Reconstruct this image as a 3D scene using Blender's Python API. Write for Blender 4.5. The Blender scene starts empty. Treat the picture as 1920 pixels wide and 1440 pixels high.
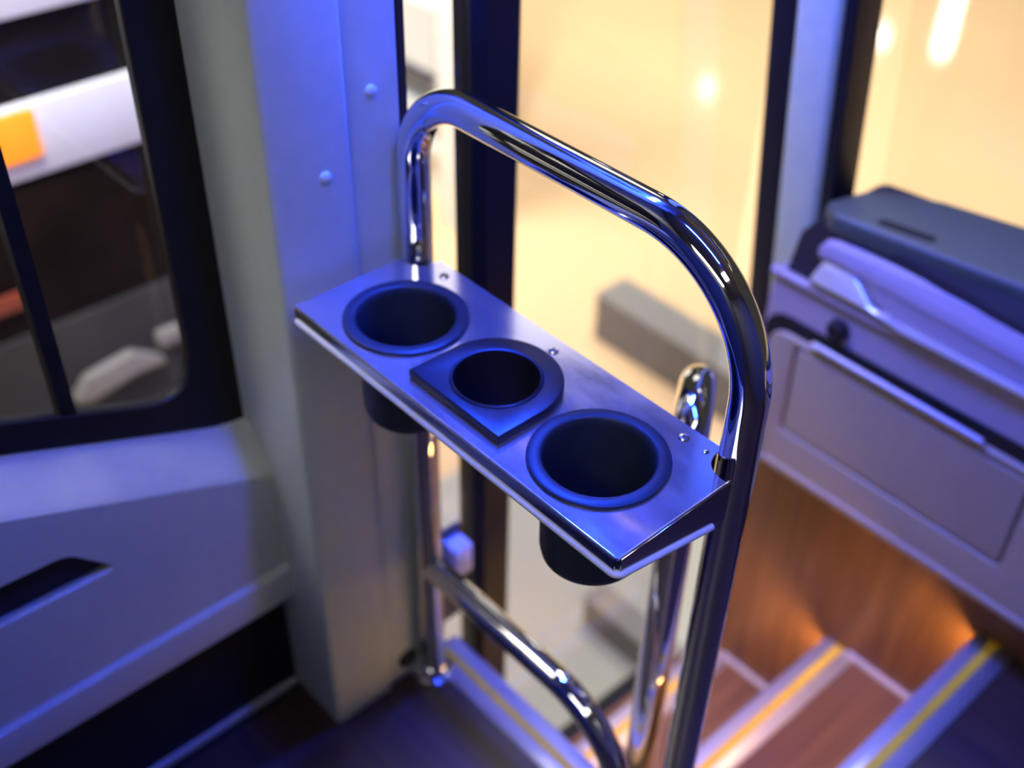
import bpy, bmesh, math, random
from mathutils import Vector, Matrix
random.seed(4)
scene = bpy.context.scene
COL = scene.collection
PI = math.pi

# ------------------------------------------------------------------ camera
cam_data = bpy.data.cameras.new('camera')
cam = bpy.data.objects.new('camera', cam_data)
COL.objects.link(cam)
CAM = Vector((0.7075, -0.4039, 0.5669))
yaw, pitch, roll = 2.3968, 0.6833, -0.0235
fw = Vector((math.cos(yaw) * math.cos(pitch), math.sin(yaw) * math.cos(pitch), -math.sin(pitch)))
rt = Vector((math.sin(yaw), -math.cos(yaw), 0.0))
dn = fw.cross(rt)
rt2 = rt * math.cos(roll) + dn * math.sin(roll)
dn2 = -rt * math.sin(roll) + dn * math.cos(roll)
m = Matrix.Identity(4)
for i in range(3):
    m[i][0], m[i][1], m[i][2], m[i][3] = rt2[i], -dn2[i], -fw[i], CAM[i]
cam.matrix_world = m
cam_data.sensor_width = 36.0
cam_data.lens = 2182.2 * 36.0 / 1920.0
cam_data.clip_start = 0.02
cam_data.dof.use_dof = True
cam_data.dof.focus_distance = 0.79
cam_data.dof.aperture_fstop = 3.0
cam_data.dof.aperture_blades = 0
scene.camera = cam

# ------------------------------------------------------------------ world, big lights, exposure
world = bpy.data.worlds.new('hall_ambience')
scene.world = world
world.use_nodes = True
bg = world.node_tree.nodes['Background']
bg.inputs[0].default_value = (1.0, 0.93, 0.82, 1)
bg.inputs[1].default_value = 0.05

def area(name, loc, target, sx, sy, power, color):
    l = bpy.data.lights.new(name, 'AREA')
    l.shape = 'RECTANGLE'; l.size = sx; l.size_y = sy
    l.energy = power; l.color = color
    o = bpy.data.objects.new(name, l); COL.objects.link(o)
    o.location = loc
    d = Vector(target) - Vector(loc)
    o.rotation_euler = d.to_track_quat('-Z', 'Y').to_euler()
    return o

area('hall_light_far', (-5.62, 5.95, 5.0), (-4.5, 5.0, -1.3), 2.6, 2.8, 52, (1.0, 0.93, 0.80))
area('hall_light_near', (-2.9, -1.9, 6.5), (-2.0, 2.0, -1.3), 3.0, 3.0, 800, (1.0, 0.95, 0.84))
area('hall_light_ahead', (-1.2, 3.0, 6.5), (-1.3, 3.4, -1.3), 2.5, 2.5, 380, (1.0, 0.96, 0.88))
area('fill_light_between_coaches', (-0.32, -0.1, 1.7), (-1.6, -0.1, 1.70), 0.2, 1.6, 230, (1.0, 0.98, 0.92))  # added fill light, brightens the white band of the parked coach

area('fill_light_cabinet', (-2.0, 0.0, 1.9), (-2.0, 1.55, -0.7), 0.7, 0.4, 26, (0.95, 1.0, 0.98))  # added lamp with no known source, lifts the cabinet front

vs = scene.view_settings
vs.view_transform = 'Standard'
vs.look = 'None'
vs.gamma = 1.0
vs.exposure = 0.0
vs.use_curve_mapping = False
scene.display_settings.display_device = 'sRGB'

# ------------------------------------------------------------------ materials
MATS = {}
def mat(name, color, rough=0.5, metal=0.0, var=0.06, scale=30.0, bump=0.0, stretch=(1, 1, 1), rvar=0.0,
        emit=None, estr=0.0, spec=0.5, coat=0.0):
    if name in MATS:
        return MATS[name]
    mm = bpy.data.materials.new(name); mm.use_nodes = True
    nt = mm.node_tree; b = nt.nodes['Principled BSDF']
    tc = nt.nodes.new('ShaderNodeTexCoord'); mp = nt.nodes.new('ShaderNodeMapping')
    mp.inputs['Scale'].default_value = stretch
    nz = nt.nodes.new('ShaderNodeTexNoise'); nz.inputs['Scale'].default_value = scale
    nz.inputs['Detail'].default_value = 4
    nt.links.new(tc.outputs['Object'], mp.inputs[0]); nt.links.new(mp.outputs[0], nz.inputs['Vector'])
    rp = nt.nodes.new('ShaderNodeValToRGB')
    rp.color_ramp.elements[0].position = 0.3; rp.color_ramp.elements[1].position = 0.7
    rp.color_ramp.elements[0].color = tuple(c * (1 - var) for c in color) + (1,)
    rp.color_ramp.elements[1].color = tuple(min(1, c * (1 + var)) for c in color) + (1,)
    nt.links.new(nz.outputs['Fac'], rp.inputs[0]); nt.links.new(rp.outputs[0], b.inputs['Base Color'])
    b.inputs['Roughness'].default_value = rough; b.inputs['Metallic'].default_value = metal
    b.inputs['Specular IOR Level'].default_value = spec
    b.inputs['Coat Weight'].default_value = coat
    if rvar:
        mr = nt.nodes.new('ShaderNodeMapRange')
        mr.inputs['To Min'].default_value = rough - rvar; mr.inputs['To Max'].default_value = rough + rvar
        mr.inputs['From Min'].default_value = 0.3; mr.inputs['From Max'].default_value = 0.7
        nt.links.new(nz.outputs['Fac'], mr.inputs['Value']); nt.links.new(mr.outputs[0], b.inputs['Roughness'])
    if bump:
        bp = nt.nodes.new('ShaderNodeBump'); bp.inputs['Strength'].default_value = bump
        bp.inputs['Distance'].default_value = 0.001
        nt.links.new(nz.outputs['Fac'], bp.inputs['Height']); nt.links.new(bp.outputs[0], b.inputs['Normal'])
    if emit:
        b.inputs['Emission Color'].default_value = tuple(emit) + (1,)
        b.inputs['Emission Strength'].default_value = estr
    MATS[name] = mm
    return mm

def wood(name, c1, c2, rough, axis):
    mm = bpy.data.materials.new(name); mm.use_nodes = True
    nt = mm.node_tree; b = nt.nodes['Principled BSDF']
    tc = nt.nodes.new('ShaderNodeTexCoord'); mp = nt.nodes.new('ShaderNodeMapping')
    s = [60, 60, 60]; s[axis] = 4
    mp.inputs['Scale'].default_value = s
    nz = nt.nodes.new('ShaderNodeTexNoise'); nz.inputs['Scale'].default_value = 1.0
    nz.inputs['Detail'].default_value = 6; nz.inputs['Distortion'].default_value = 0.6
    nt.links.new(tc.outputs['Object'], mp.inputs[0]); nt.links.new(mp.outputs[0], nz.inputs['Vector'])
    rp = nt.nodes.new('ShaderNodeValToRGB')
    rp.color_ramp.elements[0].position = 0.32; rp.color_ramp.elements[1].position = 0.68
    rp.color_ramp.elements[0].color = c1 + (1,); rp.color_ramp.elements[1].color = c2 + (1,)
    nt.links.new(nz.outputs['Fac'], rp.inputs[0]); nt.links.new(rp.outputs[0], b.inputs['Base Color'])
    b.inputs['Roughness'].default_value = rough
    bp = nt.nodes.new('ShaderNodeBump'); bp.inputs['Strength'].default_value = 0.15
    bp.inputs['Distance'].default_value = 0.001
    nt.links.new(nz.outputs['Fac'], bp.inputs['Height']); nt.links.new(bp.outputs[0], b.inputs['Normal'])
    return mm

def glass(name, tint, ior=1.45):
    mm = bpy.data.materials.new(name); mm.use_nodes = True
    nt = mm.node_tree
    for n in list(nt.nodes):
        if n.type != 'OUTPUT_MATERIAL':
            nt.nodes.remove(n)
    out = [n for n in nt.nodes if n.type == 'OUTPUT_MATERIAL'][0]
    tr = nt.nodes.new('ShaderNodeBsdfTransparent'); tr.inputs[0].default_value = tint + (1,)
    gl = nt.nodes.new('ShaderNodeBsdfGlossy'); gl.inputs['Roughness'].default_value = 0.03
    fr = nt.nodes.new('ShaderNodeFresnel')
    ge = nt.nodes.new('ShaderNodeNewGeometry'); mr = nt.nodes.new('ShaderNodeMapRange')   # same reflectance on both faces of the sheet
    mr.inputs['To Min'].default_value = ior; mr.inputs['To Max'].default_value = 1.0 / ior
    nt.links.new(ge.outputs['Backfacing'], mr.inputs['Value']); nt.links.new(mr.outputs[0], fr.inputs[0])
    mx = nt.nodes.new('ShaderNodeMixShader')
    nt.links.new(fr.outputs[0], mx.inputs[0]); nt.links.new(tr.outputs[0], mx.inputs[1])
    nt.links.new(gl.outputs[0], mx.inputs[2]); nt.links.new(mx.outputs[0], out.inputs[0])
    return mm

CHROME = mat('chrome', (0.80, 0.81, 0.82), 0.045, 1.0, 0.02, 20, 0.02, rvar=0.02)
STEEL = mat('brushed_steel', (0.54, 0.54, 0.60), 0.11, 0.82, 0.10, 14, 0.02, stretch=(1, 3, 3), rvar=0.04)
STEELEDGE = mat('steel_edge', (0.74, 0.73, 0.70), 0.20, 1.0, 0.05, 20)
CUPPL = mat('dark_cup_plastic', (0.018, 0.024, 0.036), 0.42, 0, 0.15, 40, 0.02, rvar=0.06, spec=0.35)
CUPBLK = mat('black_cup_plastic', (0.010, 0.009, 0.015), 0.38, 0, 0.15, 40, 0.02, rvar=0.05)
WHITETRIM = mat('white_edge_rubber', (0.62, 0.66, 0.70), 0.45, 0, 0.05, 30)
PILLAR = mat('painted_pillar', (0.50, 0.55, 0.49), 0.36, 0, 0.03, 60, 0.05)
PANEL = mat('side_panel_plastic', (0.43, 0.46, 0.44), 0.42, 0, 0.03, 70, 0.05)
BLACK = mat('black_rubber', (0.008, 0.008, 0.010), 0.45, 0, 0.2, 40, spec=0.25)
KICK = mat('black_kick_panel', (0.008, 0.008, 0.012), 0.5, 0, 0.2, 40, spec=0.2)
DARK = mat('dark_recess', (0.014, 0.013, 0.02), 0.6, 0, 0.1, 30, spec=0.2)
ALU = mat('nosing_aluminium', (0.52, 0.51, 0.53), 0.36, 0.35, 0.05, 30)
YELLOW = mat('yellow_stripe', (0.72, 0.46, 0.02), 0.5, 0, 0.06, 40)
FLOORW = wood('dark_wood_floor', (0.022, 0.013, 0.012), (0.05, 0.028, 0.022), 0.42, 0)
STEPW = wood('brown_wood_vinyl', (0.085, 0.038, 0.016), (0.155, 0.072, 0.030), 0.45, 1)
WALLW = wood('brown_wood_wall', (0.085, 0.034, 0.013), (0.155, 0.068, 0.026), 0.40, 2)
DASH = mat('dash_plastic', (0.27, 0.235, 0.26), 0.42, 0, 0.04, 90, 0.05)
DASHTOP = mat('dash_soft_top', (0.045, 0.058, 0.040), 0.55, 0, 0.08, 120, 0.1)
DASHBLK = mat('dash_black', (0.014, 0.013, 0.018), 0.45, 0, 0.1, 60)
LID = mat('glovebox_lid', (0.28, 0.23, 0.16), 0.40, 0, 0.04, 90, 0.05)
SILVER = mat('silver_trim', (0.80, 0.80, 0.82), 0.30, 0.8, 0.03, 40)
APIL = mat('a_pillar_cover', (0.54, 0.62, 0.38), 0.45, 0, 0.04, 60)
CEIL = mat('ceiling_lining', (0.13, 0.13, 0.14), 0.6, 0, 0.05, 40)
DARKLINE = mat('rear_lining', (0.05, 0.05, 0.055), 0.7, 0, 0.1, 20)
HEADER = mat('header_panel', (0.09, 0.09, 0.10), 0.4, 0, 0.04, 40)
HALLFLOOR = mat('polished_hall_floor', (0.88, 0.61, 0.34), 0.05, 0, 0.05, 1.2, rvar=0.02, spec=0.3)
SHADEDFLOOR = mat('shaded_floor_beige', (0.53, 0.52, 0.42), 0.75, 0, 0.07, 3.0)
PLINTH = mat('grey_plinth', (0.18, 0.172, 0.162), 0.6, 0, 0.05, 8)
CABWHITE = mat('white_cabinet', (0.88, 0.89, 0.86), 0.5, 0, 0.03, 8)
CABGREY = mat('grey_cabinet', (0.66, 0.67, 0.66), 0.5, 0, 0.05, 8)
COACHDK = mat('coach_dark_paint', (0.006, 0.005, 0.005), 0.5, 0, 0.3, 5, spec=0.08)
COACHBR = mat('coach_brown_paint', (0.010, 0.006, 0.004), 0.5, 0, 0.6, 7, spec=0.1)
COACHWH = mat('coach_white_band', (0.80, 0.81, 0.77), 0.5, 0, 0.02, 8)
COACHTR = mat('coach_cream_trim', (0.30, 0.285, 0.24), 0.5, 0, 0.05, 9)
STRIP = mat('grey_lid_strip', (0.34, 0.34, 0.37), 0.35, 0.3, 0.03, 30)
COACHGR = mat('coach_grey_skirt', (0.045, 0.045, 0.042), 0.5, 0, 0.15, 9, spec=0.2)
AMBER = mat('amber_lamp', (0.9, 0.25, 0.02), 0.3, 0, 0.05, 20, emit=(1.0, 0.28, 0.01), estr=1.1)
BLUELED = mat('blue_led', (0.1, 0.15, 0.9), 0.4, 0, 0.02, 10, emit=(0.016, 0.062, 1.0), estr=1150.0)
BLUELED2 = mat('blue_led_dim', (0.1, 0.15, 0.9), 0.4, 0, 0.02, 10, emit=(0.016, 0.062, 1.0), estr=190.0)
WHITELED = mat('white_lamp', (0.9, 0.9, 0.88), 0.4, 0, 0.02, 10, emit=(1.0, 0.95, 0.86), estr=9.0)
WARMLED = mat('warm_step_led', (0.9, 0.6, 0.3), 0.4, 0, 0.02, 10, emit=(1.0, 0.58, 0.18), estr=125.0)
GLASS = glass('clear_door_glass', (0.97, 0.97, 0.96))
TINT = glass('tinted_side_glass', (0.93, 0.93, 0.93))

# ------------------------------------------------------------------ builders
BASE = {}
def base_of(p):
    return BASE[p.name] if p is not None else Vector((0, 0, 0))
def thing(name, loc, label, cat, group=None):
    o = bpy.data.objects.new(name, None); COL.objects.link(o)
    o.empty_display_size = 0.03
    o.location = loc; BASE[o.name] = Vector(loc)
    o['label'] = label; o['category'] = cat
    if group: o['group'] = group
    return o
def link(name, me, material, parent=None, smooth=False, sharp=40):
    b = base_of(parent)
    if b.length > 0:
        me.transform(Matrix.Translation(-b))
    if smooth:
        for p in me.polygons: p.use_smooth = True
        try: me.set_sharp_from_angle(angle=math.radians(sharp))
        except Exception: pass
    if material is not None:
        me.materials.clear(); me.materials.append(material)
    o = bpy.data.objects.new(name, me); COL.objects.link(o)
    if parent is not None: o.parent = parent
    BASE[o.name] = b.copy()
    return o
def struct(o, label, cat):
    o['kind'] = 'structure'; o['label'] = label; o['category'] = cat
    return o
def tag(o, label, cat, group=None):
    o['label'] = label; o['category'] = cat
    if group: o['group'] = group
    return o
def raw(name, verts, faces, material, parent=None, smooth=False, sharp=40, bevel=0, seg=3):
    me = bpy.data.meshes.new(name)
    bm = bmesh.new()
    vs_ = [bm.verts.new(v) for v in verts]
    for f in faces:
        try: bm.faces.new([vs_[i] for i in f])
        except ValueError: pass
    bmesh.ops.recalc_face_normals(bm, faces=bm.faces)
    if bevel:
        bmesh.ops.bevel(bm, geom=list(bm.edges), offset=bevel, segments=seg, profile=0.5, affect='EDGES', clamp_overlap=True)
    bm.to_mesh(me); bm.free()
    return link(name, me, material, parent, smooth or bevel > 0, sharp)
def box(name, x0, x1, y0, y1, z0, z1, material, parent=None, bevel=0.0, seg=2):
    v = [(x0, y0, z0), (x1, y0, z0), (x1, y1, z0), (x0, y1, z0), (x0, y0, z1), (x1, y0, z1), (x1, y1, z1), (x0, y1, z1)]
    f = [(0, 3, 2, 1), (4, 5, 6, 7), (0, 1, 5, 4), (1, 2, 6, 5), (2, 3, 7, 6), (3, 0, 4, 7)]
    return raw(name, v, f, material, parent, bevel=bevel, seg=seg)
def fillet(pts, radii, n=14):
    out = []
    for i, p in enumerate(pts):
        p = Vector(p)
        r = radii[i] if i < len(radii) else 0
        if i == 0 or i == len(pts) - 1 or r <= 0:
            out.append(p); continue
        a = (Vector(pts[i - 1]) - p).normalized(); b = (Vector(pts[i + 1]) - p).normalized()
        ang = a.angle(b); d = r / math.tan(ang / 2)
        c = p + (a + b).normalized() * (r / math.sin(ang / 2))
        s, e = p + a * d - c, p + b * d - c
        tot = s.angle(e); ax = s.cross(e).normalized()
        for k in range(n + 1):
            out.append(c + Matrix.Rotation(tot * k / n, 3, ax) @ s)
    return out
def tube(name, path, r, material, parent=None, n=32, round_end=False):
    path = [Vector(p) for p in path]
    bm = bmesh.new()
    t0 = (path[1] - path[0]).normalized()
    up = Vector((0, 1, 0)) if abs(t0.y) < 0.9 else Vector((1, 0, 0))
    u = (up - t0 * up.dot(t0)).normalized()
    rings = []; prev = t0
    for i, p in enumerate(path):
        if i == 0: t = t0
        elif i == len(path) - 1: t = (path[i] - path[i - 1]).normalized()
        else: t = ((path[i] - path[i - 1]).normalized() + (path[i + 1] - path[i]).normalized()).normalized()
        ax = prev.cross(t)
        if ax.length > 1e-7:
            u = Matrix.Rotation(prev.angle(t), 3, ax.normalized()) @ u
        prev = t
        w = t.cross(u)
        rings.append([bm.verts.new(p + (u * math.cos(2 * PI * k / n) + w * math.sin(2 * PI * k / n)) * r) for k in range(n)])
    for a, b in zip(rings, rings[1:]):
        for k in range(n):
            bm.faces.new((a[k], a[(k + 1) % n], b[(k + 1) % n], b[k]))
    bm.faces.new(rings[0][::-1]); bm.faces.new(rings[-1])
    bmesh.ops.recalc_face_normals(bm, faces=bm.faces)
    me = bpy.data.meshes.new(name); bm.to_mesh(me); bm.free()
    return link(name, me, material, parent, True, 50)
def lathe(name, prof, center, material, parent=None, n=64, axis='z'):
    bm = bmesh.new(); c = Vector(center); rings = []
    for r, h in prof:
        ring = []
        if r < 1e-6:
            q = [Vector((0, 0, h))]
        else:
            q = [Vector((r * math.cos(2 * PI * k / n), r * math.sin(2 * PI * k / n), h)) for k in range(n)]
        for v in q:
            if axis == 'x': v = Vector((v.z, v.x, v.y))
            elif axis == 'y': v = Vector((v.x, v.z, v.y))
            ring.append(bm.verts.new(c + v))
        rings.append(ring)
    for a, b in zip(rings, rings[1:]):
        for k in range(n):
            if len(a) == 1 and len(b) == 1: continue
            if len(a) == 1: f = (a[0], b[(k + 1) % n], b[k])
            elif len(b) == 1: f = (a[k], a[(k + 1) % n], b[0])
            else: f = (a[k], a[(k + 1) % n], b[(k + 1) % n], b[k])
            try: bm.faces.new(f)
            except ValueError: pass
    bmesh.ops.recalc_face_normals(bm, faces=bm.faces)
    me = bpy.data.meshes.new(name); bm.to_mesh(me); bm.free()
    return link(name, me, material, parent, True, 35)
def plate(name, outer, holes, w0, w1, mapping, material, parent=None, bevel=0.0, smooth=True):
    """flat plate with real holes: 2D outline (u,v), thickness w0..w1, mapping(u,v,w)->xyz"""
    cu = bpy.data.curves.new(name + '_tmp', 'CURVE'); cu.dimensions = '2D'; cu.fill_mode = 'BOTH'
    cu.extrude = (w1 - w0) / 2 - bevel; cu.bevel_depth = bevel; cu.bevel_resolution = 2
    cu.offset = -bevel
    for loop in [outer] + list(holes):
        sp = cu.splines.new('POLY'); sp.points.add(len(loop) - 1)
        for q, (a, b) in zip(sp.points, loop): q.co = (a, b, 0, 1)
        sp.use_cyclic_u = True
    ob = bpy.data.objects.new(name + '_tmp', cu); COL.objects.link(ob)
    dg = bpy.context.evaluated_depsgraph_get()
    me = bpy.data.meshes.new_from_object(ob.evaluated_get(dg))
    bpy.data.objects.remove(ob); bpy.data.curves.remove(cu)
    mid = (w0 + w1) / 2
    for v in me.vertices:
        v.co = Vector(mapping(v.co.x, v.co.y, v.co.z + mid))
    bm = bmesh.new(); bm.from_mesh(me)
    bmesh.ops.remove_doubles(bm, verts=bm.verts, dist=1e-6)
    bmesh.ops.recalc_face_normals(bm, faces=bm.faces)
    bm.to_mesh(me); bm.free()
    me.name = name
    return link(name, me, material, parent, smooth, 35)
def circle(cx, cy, r, n=64, a0=0.0, a1=2 * PI, closed=True):
    k = n if closed else n + 1
    return [(cx + r * math.cos(a0 + (a1 - a0) * i / n), cy + r * math.sin(a0 + (a1 - a0) * i / n)) for i in range(k)]
def rounded(pts, radii, n=8):
    """closed polygon with rounded corners"""
    out = []; N = len(pts)
    for i in range(N):
        p = Vector(pts[i]).to_2d(); a = (Vector(pts[i - 1]).to_2d() - p).normalized(); b = (Vector(pts[(i + 1) % N]).to_2d() - p).normalized()
        r = radii[i] if hasattr(radii, '__len__') else radii
        if r <= 0: out.append(tuple(p)); continue
        ang = a.angle(b); d = r / math.tan(ang / 2)
        s, e = p + a * d, p + b * d
        for k in range(n + 1):
            t = k / n
            q = (1 - t) ** 2 * s + 2 * t * (1 - t) * p + t * t * e
            out.append(tuple(q))
    return out
XY = lambda u, v, w: (u, v, w)
YZ = lambda u, v, w: (w, u, v)          # thickness along x
XZ = lambda u, v, w: (u, w, v)          # thickness along y

FZ = -0.618          # aisle floor
S1, S0 = -0.81, -1.01
GZ = -1.30           # hall floor

# ================================================================== STRUCTURE
# ---- aisle floor (L shape round the stairwell)
struct(plate('floor', [(-0.14, -1.6), (1.6, -1.6), (1.6, 0.70), (0.44, 0.70), (0.44, 0.175), (-0.14, 0.175)], [], FZ - 0.03, FZ, XY, FLOORW, smooth=False),
       'dark wood-look aisle floor of the coach', 'floor')
# stairwell
def step(z, x0, x1, label):
    o = box('stair_step', x0, x1, 0.19, 0.70, z - 0.03, z, STEPW)
    return struct(o, label, 'step')
step(S1, 0.222, 0.44, 'brown wood-look stair tread just below the aisle floor')
step(S0, 0.02, 0.235, 'brown wood-look lower stair tread by the door')
struct(box('wall_riser_upper', 0.425, 0.44, 0.19, 0.70, S1, FZ - 0.03, STEPW), 'upper brown stair riser under the aisle edge', 'riser')
struct(box('wall_riser_lower', 0.222, 0.237, 0.19, 0.70, S0, S1 - 0.03, STEPW), 'lower brown stair riser between the two treads', 'riser')
struct(box('wall_riser_door', 0.0, 0.02, 0.175, 0.70, GZ, S0, STEPW), 'riser below the bottom tread at the door sill', 'riser')
struct(box('wall_stair_rear', -0.02, 0.44, 0.165, 0.19, GZ, FZ - 0.03, DARKLINE), 'dark side wall of the stairwell under the rail', 'wall')
struct(box('wall_front', 0.0, 1.6, 0.70, 0.73, GZ, -0.44, WALLW), 'brown wood-grain stairwell wall under the dashboard', 'wall')
struct(box('trim_1', 0.25, 0.44, 0.693, 0.70, S1, S1 + 0.006, ALU), 'thin grey trim where upper tread meets wood wall', 'trim')
struct(box('trim_2', 0.045, 0.222, 0.693, 0.70, S0, S0 + 0.006, ALU), 'thin grey trim where lower tread meets wood wall', 'trim')

def nosing_y(name, x0, x1, y0, y1, z, label, led=True):
    o = plate(name, [(x0, z - 0.008), (x0 + 0.003, z - 0.009), (x0 + 0.005, z - 0.004), (x1, z - 0.002), (x1, z + 0.003), (x0 + 0.004, z + 0.004), (x0, z + 0.001)], [], y0, y1, XZ, ALU, smooth=False)
    struct(o, label, 'trim')
    w = x1 - x0
    box('yellow_stripe', x0 + 0.38 * w, x0 + 0.62 * w, y0 + 0.001, y1 - 0.001, z + 0.002, z + 0.0052, YELLOW, o)
    if led:
        l = box('step_led', x0 + 0.0075, x0 + 0.0100, y0 + 0.01, y1 - 0.006, z - 0.018, z - 0.010, WARMLED, o)
    return o
nosing_y('trim_3', 0.405, 0.458, 0.19, 0.698, FZ, 'step nosing with yellow stripe along the aisle edge, bluish in shade')
nosing_y('trim_4', 0.212, 0.265, 0.19, 0.698, S1, 'pale step nosing with bright yellow stripe on the upper tread')
nosing_y('trim_5', 0.012, 0.065, 0.19, 0.698, S0, 'pale step nosing with yellow stripe on the lowest tread', led=False)
o = plate('trim_6', [(0.140, FZ), (0.190, FZ - 0.03), (0.190, FZ + 0.002), (0.186, FZ + 0.005), (0.142, FZ + 0.004)], [], -0.03, 0.405, lambda u, v, w: (w, u, v), ALU, smooth=False)
struct(o, 'lavender-lit aluminium edge strip with yellow stripe at foot of rail', 'trim')
box('yellow_stripe', -0.03, 0.404, 0.1585, 0.1705, FZ + 0.003, FZ + 0.0058, YELLOW, o)

# ---- B pillar beside the shelf
pil = box('pillar', -0.150, -0.018, 0.0, 0.080, FZ, 1.15, PILLAR, bevel=0.006, seg=3)
struct(pil, 'grey painted window pillar behind the shelf, washed with blue light', 'pillar')
box('door_side_face', -0.150, -0.024, 0.076, 0.136, FZ, 1.15, PILLAR, pil, bevel=0.004, seg=3)
def screw(cy, cz, cx, parent):
    lathe('screw', [(0.0, 0.0045), (0.003, 0.0043), (0.005, 0.003), (0.0058, 0.0), (0.0, -0.002)], (cx, cy, cz), PILLAR, parent, 20, 'x')
screw(0.052, 0.094, -0.018, pil); screw(0.106, 0.152, -0.024, pil)
lathe('black_disc', [(0.0, 0.006), (0.010, 0.006), (0.013, 0.002), (0.013, -0.002), (0, -0.002)], (-0.024, 0.108, -0.585), BLACK, pil, 24, 'x')  # small raised black disc near the pillar foot
raw('rubber_seal', [(-0.075, 0.136, FZ), (-0.024, 0.136, FZ), (-0.026, 0.1445, FZ), (-0.075, 0.1445, FZ),
                    (-0.075, 0.136, 1.15), (-0.024, 0.136, 1.15), (-0.026, 0.1445, 1.15), (-0.075, 0.1445, 1.15)],
    [(0, 3, 2, 1), (4, 5, 6, 7), (0, 1, 5, 4), (1, 2, 6, 5), (2, 3, 7, 6), (3, 0, 4, 7)], BLACK, pil)

# ---- left side wall: kick panel, moulded panel with slot, sloping sill, window
zf = lambda y: -0.217 - 0.408 * y
zc = lambda y: -0.259 - 0.416 * y
Y0 = -0.75
wl = plate('wall_left', rounded([(Y0, -0.393), (0.0, -0.393), (0.0, zc(0.0)), (Y0, zc(Y0))], 0.0),
           [rounded([(-0.420, -0.214), (-0.214, -0.2235), (-0.172, -0.270), (-0.420, -0.262)][::-1], [0.002, 0.006, 0.03, 0.002])],
           -0.097, -0.085, YZ, PANEL, smooth=False)
struct(wl, 'moulded grey side panel with dark slot below the window', 'wall')
box('slot_recess', -0.16, -0.0972, -0.45, -0.155, -0.30, -0.20, DARK, wl)
# rounded crease and sill up to the window
ys = [Y0, -0.5, -0.3, -0.2, -0.12, -0.06, -0.03, -0.012, 0.0]
prof = []
for y in ys:
    c = zc(y); f = zf(y)
    k = max(0, (y + 0.06) / 0.06); lift = 0.010 * k * k
    prof.append([(-0.085, y, c - 0.008), (-0.0855, y, c - 0.003), (-0.0875, y, c + 0.0015 + lift * .2), (-0.092, y, c + 0.005 + lift * .4), (-0.118, y, f - 0.004 + lift), (-0.150, y, f + 0.002 + lift)])
n = len(prof[0]); V = [v for r in prof for v in r]; F = []
for i in range(len(ys) - 1):
    for j in range(n - 1):
        F.append((i * n + j, i * n + j + 1, (i + 1) * n + j + 1, (i + 1) * n + j))
raw('window_sill', V, F, PANEL, wl, smooth=True, sharp=60)
# lower lip
lip = [(-0.085, -0.388), (-0.079, -0.392), (-0.078, -0.396), (-0.082, -0.440), (-0.088, -0.445), (-0.110, -0.445), (-0.110, -0.388)]
plate('lower_lip', lip, [], Y0, 0.0, lambda u, v, w: (u, w, v), PANEL, wl)
box('kick_panel', -0.12, -0.106, Y0, 0.0, FZ, -0.445, KICK, wl)
bb = box('baseboard_left', -0.106, -0.100, Y0, -0.001, FZ + 0.002, FZ + 0.012, ALU, bevel=0.001)
struct(bb, 'thin metal strip at foot of black kick panel, glinting blue', 'baseboard')
box('rubber_lip', -0.106, -0.092, Y0, -0.001, FZ, FZ + 0.002, BLACK, bb)

w2 = plate('window_1', [(Y0, zf(Y0)), (0.0, zf(0.0)), (0.0, 0.46), (Y0, 0.46)],
           [rounded([(Y0 + 0.05, zf(Y0 + 0.05) + 0.030), (-0.043, zf(-0.043) + 0.034), (-0.041, 0.43), (Y0 + 0.05, 0.43)][::-1], [0.03, 0.03, 0.045, 0.03])],
           -0.146, -0.130, YZ, BLACK, smooth=False)
struct(w2, 'dark tinted side window in a broad black frame', 'window')
box('pane', -0.143, -0.139, Y0 + 0.03, -0.03, -0.25, 0.45, TINT, w2)
box('mullion', -0.150, -0.134, -0.171, -0.157, -0.19, 0.45, BLACK, w2)

# upper wall, header above door
struct(box('wall_left_upper', -0.15, -0.10, Y0 - 0.9, 0.0, 0.46, 1.15, HEADER), 'dark panel above the side window', 'wall')
struct(box('wall_left_rear', -0.15, -0.10, -1.6, Y0, FZ, 0.46, PANEL), 'side wall behind the window', 'wall')
struct(box('wall_door_header', -0.10, -0.04, 0.136, 0.75, 0.62, 1.15, HEADER), 'dark header panel over the door', 'wall')
struct(box('ceiling', -0.15, 1.6, -1.6, 1.0, 1.15, 1.18, CEIL), 'coach ceiling lining', 'ceiling')
struct(box('wall_rear', -0.15, 1.6, -1.64, -1.6, FZ, 1.15, DARKLINE), 'dark rear of the cabin', 'wall')
struct(box('wall_light_blocker', -0.10, 0.62, -0.75, -0.72, FZ, 0.48, DARKLINE), 'dark unseen panel added to block the rear lamp', 'wall')  # added out of view, keeps rear lamp light off the lower pillar
struct(box('wall_right', 1.6, 1.64, -1.6, 0.75, FZ, 1.15, DARKLINE), 'dark driver side wall', 'wall')

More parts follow.
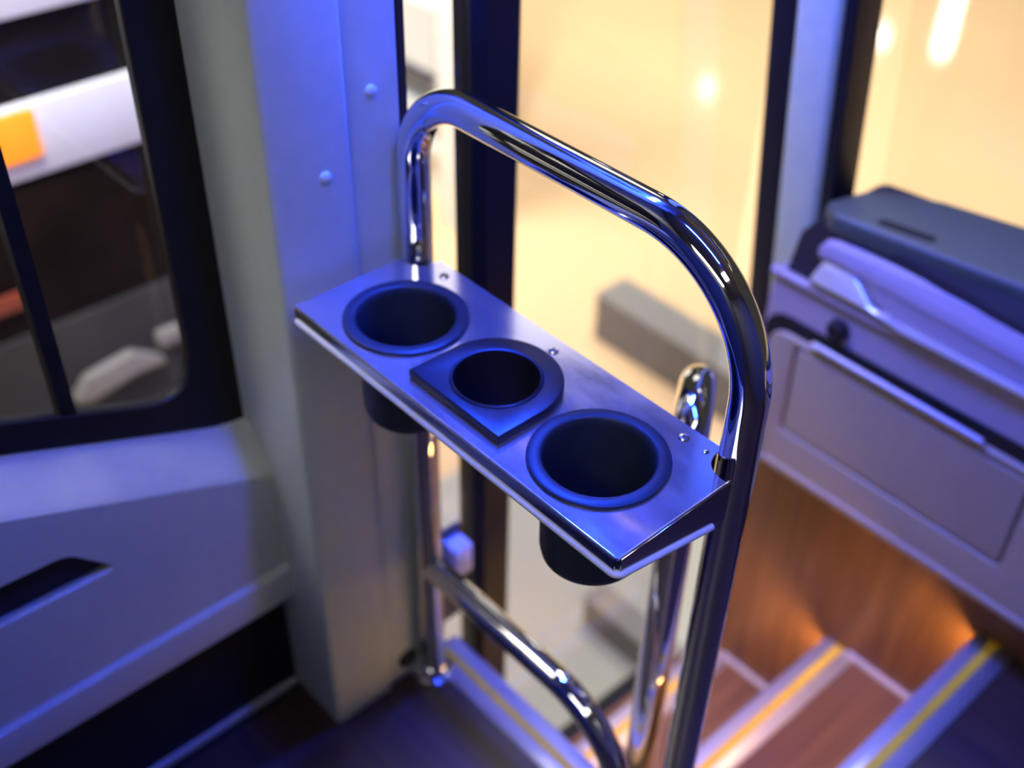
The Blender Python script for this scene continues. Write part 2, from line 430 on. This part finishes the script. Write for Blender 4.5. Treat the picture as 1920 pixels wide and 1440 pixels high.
# ---- door: post, glass, bottom rail
dr = raw('door_1', [(-0.075, 0.235, -1.15), (-0.050, 0.235, -1.15), (-0.040, 0.246, -1.15), (-0.040, 0.284, -1.15), (-0.050, 0.295, -1.15), (-0.075, 0.295, -1.15),
                    (-0.075, 0.235, 0.62), (-0.050, 0.235, 0.62), (-0.040, 0.246, 0.62), (-0.040, 0.284, 0.62), (-0.050, 0.295, 0.62), (-0.075, 0.295, 0.62)],
         [(0, 1, 7, 6), (1, 2, 8, 7), (2, 3, 9, 8), (3, 4, 10, 9), (4, 5, 11, 10), (5, 0, 6, 11), (5, 4, 3, 2, 1, 0), (6, 7, 8, 9, 10, 11)], BLACK)
struct(dr, 'glazed entrance door with thick black rubber edge post', 'door')
box('pane', -0.060, -0.056, 0.295, 0.70, -1.11, 0.62, GLASS, dr)
box('side_pane', -0.060, -0.056, 0.1445, 0.235, -1.11, 0.62, GLASS, dr)
box('bottom_rail', -0.070, -0.044, 0.1445, 0.70, -1.165, -1.105, BLACK, dr)
lb = box('latch_box', -0.050, -0.020, 0.184, 0.211, -0.500, -0.452, WHITETRIM, dr, bevel=0.004)
box('dark_plate', -0.052, -0.046, 0.170, 0.212, -0.60, -0.44, DARKLINE, dr)  # thin dark plate behind the latch box, reaching below it

# ---- A pillar, windscreen
def raked(name, x0, x1, yb, depth, z0, z1, material, parent=None, bevel=0.0):
    k = -0.13
    v = []
    for z in (z0, z1):
        y = yb + k * (z + 0.23)
        v += [(x0, y, z), (x1, y, z), (x1, y + depth, z), (x0, y + depth, z)]
    f = [(0, 3, 2, 1), (4, 5, 6, 7), (0, 1, 5, 4), (1, 2, 6, 5), (2, 3, 7, 6), (3, 0, 4, 7)]
    return raw(name, v, f, material, parent, bevel=bevel, seg=3)
ap = raked('pillar', -0.005, 0.052, 0.70, 0.06, -0.42, 1.15, APIL, bevel=0.008)
struct(ap, 'grey raked windscreen pillar between door and windscreen', 'pillar')
raked('door_seal', -0.041, -0.0035, 0.703, 0.05, -1.10, 1.15, BLACK, ap, bevel=0.006)
raked('windscreen_seal', 0.0505, 0.067, 0.709, 0.05, -0.42, 1.15, BLACK, ap, bevel=0.003)
ws = raked('window_2', 0.06, 1.6, 0.83, 0.006, -0.22, 1.15, GLASS)
struct(ws, 'large clear windscreen above the dashboard', 'window')

# ================================================================== HALL OUTSIDE
struct(box('floor_hall', -12, 6, -6, 14, GZ - 0.05, GZ, HALLFLOOR), 'polished warm yellow exhibition hall floor', 'floor')
struct(box('floor_shade_strip', -0.82, 0.10, -1.0, 1.25, GZ, GZ + 0.006, SHADEDFLOOR), 'grey-beige floor strip alongside the coach door, shade put into its colour', 'floor')  # added strip, its colour holds the coach's shade on the hall floor
def plinth(x0, x1, y0, y1, h, label):
    t = thing('display_plinth', (x0, y0, GZ), label, 'plinth', 'grey plinths outside the door')
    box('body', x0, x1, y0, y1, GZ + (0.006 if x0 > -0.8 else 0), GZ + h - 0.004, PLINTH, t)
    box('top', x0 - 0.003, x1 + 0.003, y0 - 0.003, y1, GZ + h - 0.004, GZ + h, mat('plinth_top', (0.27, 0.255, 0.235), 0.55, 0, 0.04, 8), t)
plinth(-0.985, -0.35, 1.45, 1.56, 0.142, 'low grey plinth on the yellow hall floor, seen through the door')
plinth(-0.31, -0.06, 0.745, 0.80, 0.086, 'low grey plinth on the grey-beige floor strip below the shelf')
cab = thing('display_cabinet', (-1.63, 1.535, GZ), 'white cabinet with grey shelves outside, left of the black door post', 'cabinet')
bx0, bx1, by0, by1 = -3.0, -1.63, 1.545, 1.60
box('end_panel', -1.70, -1.625, 1.50, 1.62, GZ, GZ + 1.3, CABWHITE, cab, bevel=0.004)
box('back_panel', -2.7, -1.70, 1.60, 1.62, GZ + 0.0, GZ + 1.3, CABWHITE, cab)
box('shelf', -2.7, -1.70, 1.52, 1.60, GZ + 0.20, GZ + 0.23, CABGREY, cab)
box('shelf', -2.7, -1.70, 1.52, 1.60, GZ + 0.30, GZ + 0.33, CABGREY, cab)
box('drawer', -2.7, -1.72, 1.51, 1.60, GZ + 0.47, GZ + 0.66, CABGREY, cab)
box('slot', -2.7, -1.74, 1.505, 1.60, GZ + 0.435, GZ + 0.47, DARKLINE, cab)

# neighbouring coach seen through the side window
nc = thing('parked_coach', (-1.0, -0.6, GZ), 'dark parked coach with white band and amber lamp, outside the side window', 'coach')
box('body', -1.6, -1.0, -2.6, 0.42, GZ + 0.12, 1.2, COACHDK, nc, bevel=0.02)
box('lower_side', -1.01, -0.995, -2.6, 0.41, -0.70, -0.36, COACHBR, nc)
box('skirt', -1.01, -0.985, -2.6, 0.41, GZ + 0.1, -0.62, COACHGR, nc, bevel=0.006)
box('white_band', -1.01, -0.985, -2.6, 0.335, -0.346, -0.228, COACHWH, nc, bevel=0.003)
box('upper_band', -1.01, -0.985, -2.6, 0.335, -0.098, 0.10, COACHWH, nc, bevel=0.003)
al = box('amber_lamp', -0.987, -0.972, 0.08, 0.152, -0.312, -0.232, AMBER, nc, bevel=0.008)
box('red_reflector', -0.987, -0.980, -0.20, 0.085, -0.562, -0.528, mat('red_reflector', (0.30, 0.06, 0.03), 0.4), nc, bevel=0.003)
plate('wheel_arch_trim', rounded([(0.085, -0.775), (0.120, -0.735), (0.21, -0.722), (0.285, -0.772), (0.21, -0.768), (0.12, -0.787)][::-1], [0.01] * 6), [], -0.985, -0.962, YZ, COACHTR, nc, bevel=0.003)
box('latch', -0.985, -0.965, 0.262, 0.310, -0.742, -0.708, COACHTR, nc, bevel=0.006)

# ================================================================== HANDRAIL
R = 0.0146
PY = 0.136
XL, XR, ZT = -0.009, 0.364, 0.156
hr = thing('handrail', (XL, PY, FZ), 'polished chrome handrail hoop standing on the floor behind the shelf', 'handrail')
tube('hoop', fillet([(XL, PY, FZ), (XL, PY, ZT), (XR, PY, ZT), (XR, PY, FZ)], [0, 0.072, 0.105, 0], 24), R, CHROME, hr, 40)
tube('lower_bar', fillet([(XL + 0.008, PY, -0.425), (0.300, PY, -0.425), (0.300, PY, FZ)], [0, 0.102], 24), R, CHROME, hr, 36)
for x in (XL, XR, 0.300):
    fl = lathe('foot', [(0.0, 0.016), (0.0155, 0.016), (0.0175, 0.013), (0.0185, 0.006), (0.026, 0.004), (0.027, 0.0), (0, 0)], (x, PY, FZ), CHROME, hr, 36)
    for a in (0.5, 2.6, 4.7):
        lathe('bolt', [(0, 0.008), (0.002, 0.0075), (0.0035, 0.005), (0.004, 0.0), (0, 0)], (x + 0.022 * math.cos(a), PY + 0.022 * math.sin(a), FZ + 0.004), CHROME, fl, 14)

# grab rail of the stair, behind the shelf
gr = thing('grab_rail', (0.25, 0.235, S1), 'chrome grab rail in the stairwell, its rounded top peeping above the shelf edge', 'handrail')
A, B = Vector((0.247, 0.236, 0)), Vector((0.190, 0.316, 0))
tube('rail', fillet([(A.x, A.y, S1), (A.x, A.y, -0.108), (B.x, B.y, -0.108), (B.x, B.y, S0)], [0, 0.0485, 0.0485, 0], 16), 0.0175, CHROME, gr, 32)
lathe('foot', [(0.0, 0.012), (0.0155, 0.012), (0.018, 0.009), (0.027, 0.004), (0.027, 0.0), (0, 0)], (A.x, A.y, S1), CHROME, gr, 32)
lathe('foot', [(0.0, 0.012), (0.0155, 0.012), (0.018, 0.009), (0.027, 0.004), (0.027, 0.0), (0, 0)], (B.x, B.y, S0), CHROME, gr, 32)

# ================================================================== SHELF
L, W = 0.376, 0.135
HZ = 0.0
sh = thing('cup_shelf', (0.188, 0.06, -0.018), 'narrow folded steel shelf with three cup holders, fixed to the chrome handrail', 'shelf')
def notch(cx, cy, r, right):
    pts = []
    if right:
        a0 = math.acos((L - cx) / r); ys_ = cy - r * math.sin(a0)
        # go clockwise from right edge (lower) round to the back edge
        st = math.atan2(ys_ - cy, L - cx); en = -PI + math.asin((cy - W) / r)
        for i in range(21):
            a = st + (en - st) * i / 20
            pts.append((cx + r * math.cos(a), cy + r * math.sin(a)))
    return pts
rn = notch(0.370, 0.129, 0.0195, True)
ln = [(L - x, y) for x, y in rn][::-1]
ln = [(x, y) for x, y in ln if x >= 0.0]
ln = [(x, y) for x, y in ln]
outer = [(0.0, 0.0), (L, 0.0)] + rn + ln
if ln and ln[-1][0] > 0.0005:
    outer.append((0.0, ln[-1][1]))
C1, C2, C3 = (0.0745, 0.059), (0.190, 0.057), (0.299, 0.059)
plate('top_plate', outer, [circle(*C1, 0.0415), circle(*C2, 0.036), circle(*C3, 0.0415)], -0.0016, 0.0, XY, STEEL, sh, smooth=False)
# folded front and side flanges
fr = [(0.0008, -0.0002), (0.0001, -0.0005), (-0.0010, -0.0016), (-0.0014, -0.0030), (-0.0016, -0.0125), (-0.0002, -0.0125), (0.0, -0.0030), (0.0008, -0.0018)]
plate('front_flange', fr, [], 0.0, L - 0.0022, lambda u, v, w: (w, u, v), STEELEDGE, sh)
plate('side_flange', [(0.0022, -0.0008), (0.1125, -0.0008), (0.1125, -0.036), (0.0022, -0.0130)], [], L - 0.0002, L + 0.0013, YZ, STEELEDGE, sh, smooth=False)
plate('side_flange', [(0.0022, -0.0008), (0.1125, -0.0008), (0.1125, -0.036), (0.0022, -0.0130)], [], 0.0, 0.0015, YZ, STEELEDGE, sh, smooth=False)
tube('folded_edge', [(L - 0.0008, 0.0015, -0.0012), (L - 0.0008, 0.1125, -0.0012)], 0.0013, STEELEDGE, sh, 12)
tube('folded_edge', [(0.0, 0.0002, -0.0013), (L - 0.0022, 0.0002, -0.0013)], 0.0014, STEEL, sh, 12)
# white rubber edging along the lower rim
ed = fillet([(0.0012, 0.060, -0.0275), (0.0005, -0.0010, -0.0150), (L + 0.0006, -0.0010, -0.0150), (L + 0.0006, 0.098, -0.0352)], [0, 0.004, 0.006, 0], 8)
tube('edging', ed, 0.0032, WHITETRIM, sh, 14)
# dark relief cut at the mitred corner
box('corner_relief', L - 0.0034, L - 0.0002, -0.0012, 0.0020, -0.0075, -0.0010, BLACK, sh)
for x, y in ((0.047, 0.122), (0.186, 0.121), (0.324, 0.122)):
    s = lathe('screw', [(0.0012, 0.0004), (0.0018, 0.0017), (0.0034, 0.0015), (0.0042, 0.0006), (0.0045, 0.0), (0.0, -0.001)], (x, y, 0.0), STEELEDGE, sh, 24)
    lathe('socket', [(0.0, 0.0008), (0.0017, 0.0008), (0.0017, -0.0005), (0, -0.0005)], (x, y, 0.0), BLACK, s, 6)
for x in (XL + 0.006, XR - 0.006):
    lathe('bracket_bolt', [(0.0, 0.005), (0.002, 0.0045), (0.0038, 0.002), (0.004, -0.004), (0, -0.004)], (x - 0.013 if x > 0.1 else x + 0.013, PY - 0.013, -0.004), CHROME, sh, 20)
box('bracket', XL + 0.014, XR - 0.014, PY - 0.010, PY - 0.006, -0.036, -0.0016, STEELEDGE, sh)

# ================================================================== CUP HOLDERS
def cup_round(cx, cy, label):
    t = thing('cup_holder', (cx, cy, -0.098), label, 'cup holder', 'cup holders in the steel shelf')
    lathe('rim', [(0.0405, -0.004), (0.0412, 0.0018), (0.0424, 0.0032), (0.0434, 0.0036), (0.0505, 0.0036), (0.0520, 0.0029), (0.0526, 0.0014), (0.0524, 0.0), (0.0410, 0.0)], (cx, cy, 0), CUPPL, t, 96)
    lathe('cup', [(0.0412, -0.0002), (0.0405, -0.004), (0.0388, -0.060), (0.0378, -0.088), (0.0340, -0.0945), (0.0, -0.0945), (0.0, -0.0985), (0.0335, -0.0985), (0.0385, -0.093), (0.0400, -0.086), (0.0412, -0.012), (0.0413, -0.0002)], (cx, cy, 0), CUPPL, t, 80)
cup_round(*C1, 'round dark cup holder at the shelf end beside the window pillar')
cup_round(*C3, 'round dark cup holder at the near shelf end, faint sheen inside')
t = thing('cup_holder', (C2[0], C2[1], -0.0485), 'thick black arch-shaped cup holder in the middle of the shelf', 'cup holder', 'cup holders in the steel shelf')
arch = [(C2[0] - 0.052, 0.013), (C2[0] + 0.052, 0.013)] + circle(C2[0], C2[1], 0.052, 40, 0, PI, False)
plate('rim', arch, [circle(*C2, 0.0338)], 0.0, 0.0085, XY, CUPBLK, t, bevel=0.0014)
lathe('lip', [(0.0332, 0.0070), (0.0338, 0.0096), (0.0350, 0.0100), (0.0362, 0.0092), (0.0366, 0.0080)], C2 + (0,), CUPBLK, t, 72)
lathe('cup', [(0.0350, -0.0002), (0.0338, 0.0070), (0.0332, 0.0075), (0.0325, -0.004), (0.0315, -0.040), (0.029, -0.0445), (0, -0.0445), (0, -0.0485), (0.030, -0.0485), (0.0335, -0.042), (0.0350, -0.012), (0.0352, -0.0002)], C2 + (0,), CUPBLK, t, 72)

# ================================================================== DASHBOARD
DY = 0.65
ds = thing('dashboard', (0.45, 0.70, -0.50), 'lavender-lit coach dashboard with grey soft top, silver trim blade and glovebox', 'dashboard')
# main body: profile in y-z swept along x
bp = [(DY, -0.222), (DY, -0.498), (DY + 0.010, -0.508), (0.73, -0.508), (0.76, -0.222)]
plate('body', bp, [], 0.036, 1.20, lambda u, v, w: (w, u, v), DASH, ds, bevel=0.004)
# ledge line
tube('ledge', [(0.036, DY - 0.001, -0.222), (1.2, DY - 0.001, -0.222)], 0.006, DASH, ds, 14)
# black surround / cap (the upper dash sweeps forward towards the middle of the coach)
swp = lambda u, v: max(0.0, u - 0.09) * 0.125
cap = rounded([(0.046, -0.225), (0.056, -0.165), (0.088, -0.122), (1.2, -0.122), (1.2, -0.225)], [0.004, 0.02, 0.03, 0.0, 0.0])
plate('black_surround', cap[::-1], [], DY + 0.010, 0.77, lambda u, v, w: (u, w + swp(u, v) * min(1, max(0, (v + 0.225) / 0.1)), v), DASHBLK, ds, bevel=0.004)
# soft top
tp = rounded([(0.076, 0.668), (0.100, 0.651), (0.134, 0.654), (0.323, 0.681), (1.2, 0.80), (1.2, 0.90), (0.259, 0.797), (0.163, 0.774), (0.092, 0.728)], [0.012, 0.015, 0.01, 0.0, 0, 0, 0.05, 0.05, 0.03], 12)
plate('soft_top', tp[::-1], [], -0.145, -0.116, XY, DASHTOP, ds, bevel=0.007)
plate('vent_slot', rounded([(0.144, 0.669), (0.208, 0.682), (0.208, 0.696), (0.144, 0.683)], 0.004), [], -0.120, -0.1152, XY, BLACK, ds)
# concave purple upper panel
up = rounded([(0.093, -0.176), (0.093, -0.160), (0.112, -0.152), (0.3, -0.152), (0.6, -0.152), (0.9, -0.152), (1.2, -0.152), (1.2, -0.215), (0.9, -0.2135), (0.6, -0.212), (0.35, -0.2075), (0.215, -0.205), (0.175, -0.196), (0.150, -0.176)], [0.008, 0.008, 0.01, 0, 0, 0, 0, 0, 0, 0, 0, 0.02, 0.015, 0.02])
plate('upper_panel', up, [], DY - 0.008, DY + 0.008, lambda u, v, w: (u, w + min(1, (v + 0.215) / 0.063) * (0.004 + 0.6 * swp(u, v)), v), DASH, ds, bevel=0.003)
tube('upper_panel_rim', [(0.10, DY + 0.004, -0.158), (0.112, DY + 0.006, -0.154), (1.2, DY + 0.085, -0.153)], 0.0055, DASH, ds, 14)
# silver trim blade: upper facet and lower facet
bl = rounded([(0.094, -0.205), (0.100, -0.180), (0.142, -0.177), (0.178, -0.200), (0.222, -0.205), (1.2, -0.196), (1.2, -0.206)], [0.004, 0.006, 0.02, 0.02, 0.02, 0, 0])
def bladeZ(u, v, w):      # tilt the facet towards the light
    return (u, w + (v + 0.205) * 0.55, v)
plate('trim_blade', bl[::-1], [], DY - 0.014, DY - 0.004, bladeZ, SILVER, ds, bevel=0.003)
plate('trim_blade_underside', rounded([(0.092, -0.219), (0.094, -0.203), (1.2, -0.204), (1.2, -0.219)][::-1], [0.003, 0.003, 0, 0]), [], DY - 0.006, DY + 0.004, XZ, mat('shaded_trim_underside', (0.30, 0.29, 0.28), 0.4, 0.5, 0.03, 30), ds)  # lower facet of the silver blade, its shade put into a darker grey
# knob
lathe('knob', [(0, -0.012), (0.010, -0.012), (0.0135, -0.009), (0.0145, -0.003), (0.0145, 0.003), (0, 0.003)], (0.142, DY, -0.257), BLACK, ds, 30, 'y')
# glovebox lid
lo = rounded([(0.050, -0.290), (1.0, -0.290), (1.0, -0.515), (0.050, -0.515)], [0.035, 0.02, 0.02, 0.01], 10)
plate('glovebox_gap', rounded([(0.040, -0.276), (1.0, -0.276), (1.0, -0.300), (0.040, -0.360)], [0.035, 0.0, 0.0, 0.0], 10)[::-1], [], DY - 0.003, DY + 0.002, XZ, BLACK, ds)
lid = plate('glovebox_lid', rounded([(0.052, -0.296), (0.90, -0.296), (0.90, -0.500), (0.056, -0.500)], [0.03, 0.02, 0.012, 0.012], 10)[::-1],
            [rounded([(0.093, -0.306), (0.416, -0.306), (0.416, -0.442), (0.096, -0.440)], [0.006, 0.008, 0.010, 0.006])], DY - 0.010, DY, XZ, LID, ds, bevel=0.003)
plate('lid_panel', rounded([(0.097, -0.310), (0.412, -0.310), (0.412, -0.438), (0.100, -0.436)], [0.006, 0.008, 0.010, 0.006])[::-1], [], DY - 0.009, DY - 0.001, XZ, LID, lid, bevel=0.002)
tube('chrome_strip', [(0.118, DY - 0.013, -0.2865), (0.350, DY - 0.013, -0.2885)], 0.0042, STRIP, lid, 14)
tube('lid_lower_rim', [(0.070, DY - 0.006, -0.500), (0.90, DY - 0.006, -0.500)], 0.008, LID, lid, 14)
lathe('hinge_pin', [(0, -0.008), (0.006, -0.008), (0.006, 0.002), (0, 0.002)], (0.068, DY - 0.010, -0.475), BLACK, lid, 20, 'y')

# ================================================================== LAMPS OF THE COACH
def led_strip(loc0, loc1, m, label):
    x0, y0, z0 = loc0; x1, y1, z1 = loc1
    t = thing('led_strip', ((x0 + x1) / 2, (y0 + y1) / 2, z1), label, 'light', 'blue ceiling light strips')
    box('diffuser', x0, x1, y0, y1, z0, z1 - 0.004, m, t, bevel=0.002)
    box('channel', x0 - 0.004, x1 + 0.004, y0 - 0.004, y1 + 0.004, z1 - 0.004, z1, ALU, t)
led_strip((-0.008, 0.14, 0.602), (0.020, 0.34, 0.622), BLUELED, 'blue light strip in the soffit above the entrance door')
led_strip((0.25, 0.10, 1.132), (0.85, 0.16, 1.150), BLUELED2, 'blue light strip across the ceiling above the driver area')
struct(box('ceiling_door_soffit', -0.10, 0.075, 0.136, 0.75, 0.622, 1.15, HEADER), 'boxed soffit above the entrance door', 'ceiling')
def ceiling_lamp(x0, x1, y0, y1, label):
    t = thing('ceiling_lamp', ((x0 + x1) / 2, (y0 + y1) / 2, 1.15), label, 'light', 'white ceiling lamps')
    box('diffuser', x0, x1, y0, y1, 1.135, 1.147, WHITELED, t, bevel=0.003)
    box('frame', x0 - 0.01, x1 + 0.01, y0 - 0.01, y1 + 0.01, 1.147, 1.150, ALU, t)
ceiling_lamp(0.30, 1.20, -1.50, -1.05, 'white ceiling lamp at the rear of the cabin')
ceiling_lamp(1.00, 1.15, -0.40, 0.10, 'white ceiling lamp over the aisle')

# tube lamps of the hall, seen only as streaks mirrored in the polished floor
HALLLAMP = mat('hall_tube_lamp', (0.9, 0.9, 0.9), 0.4, 0, 0.02, 10, emit=(1.0, 0.98, 0.95), estr=24.0)
def hall_lamp(a, b, r, label):
    a, b = Vector(a), Vector(b)
    t = thing('hall_lamp', (a + b) / 2, label, 'light', 'hall tube lamps')
    tube('lamp_tube', [a, b], r, HALLLAMP, t, 12)
    tube('lamp_housing', [a + Vector((0, 0, r * 1.5)), b + Vector((0, 0, r * 1.5))], r * 0.7, ALU, t, 10)
hall_lamp((-8.0, 12.92, 2.9), (-6.95, 13.22, 2.9), 0.10, 'shorter hall tube lamp ahead of the coach')
hall_lamp((-7.31, 15.54, 2.9), (-6.25, 13.43, 2.9), 0.10, 'longer hall tube lamp ahead of the coach')
hall_lamp((-7.52, 10.22, 2.9), (-7.40, 10.22, 2.9), 0.07, 'small hall spot lamp beyond the door')
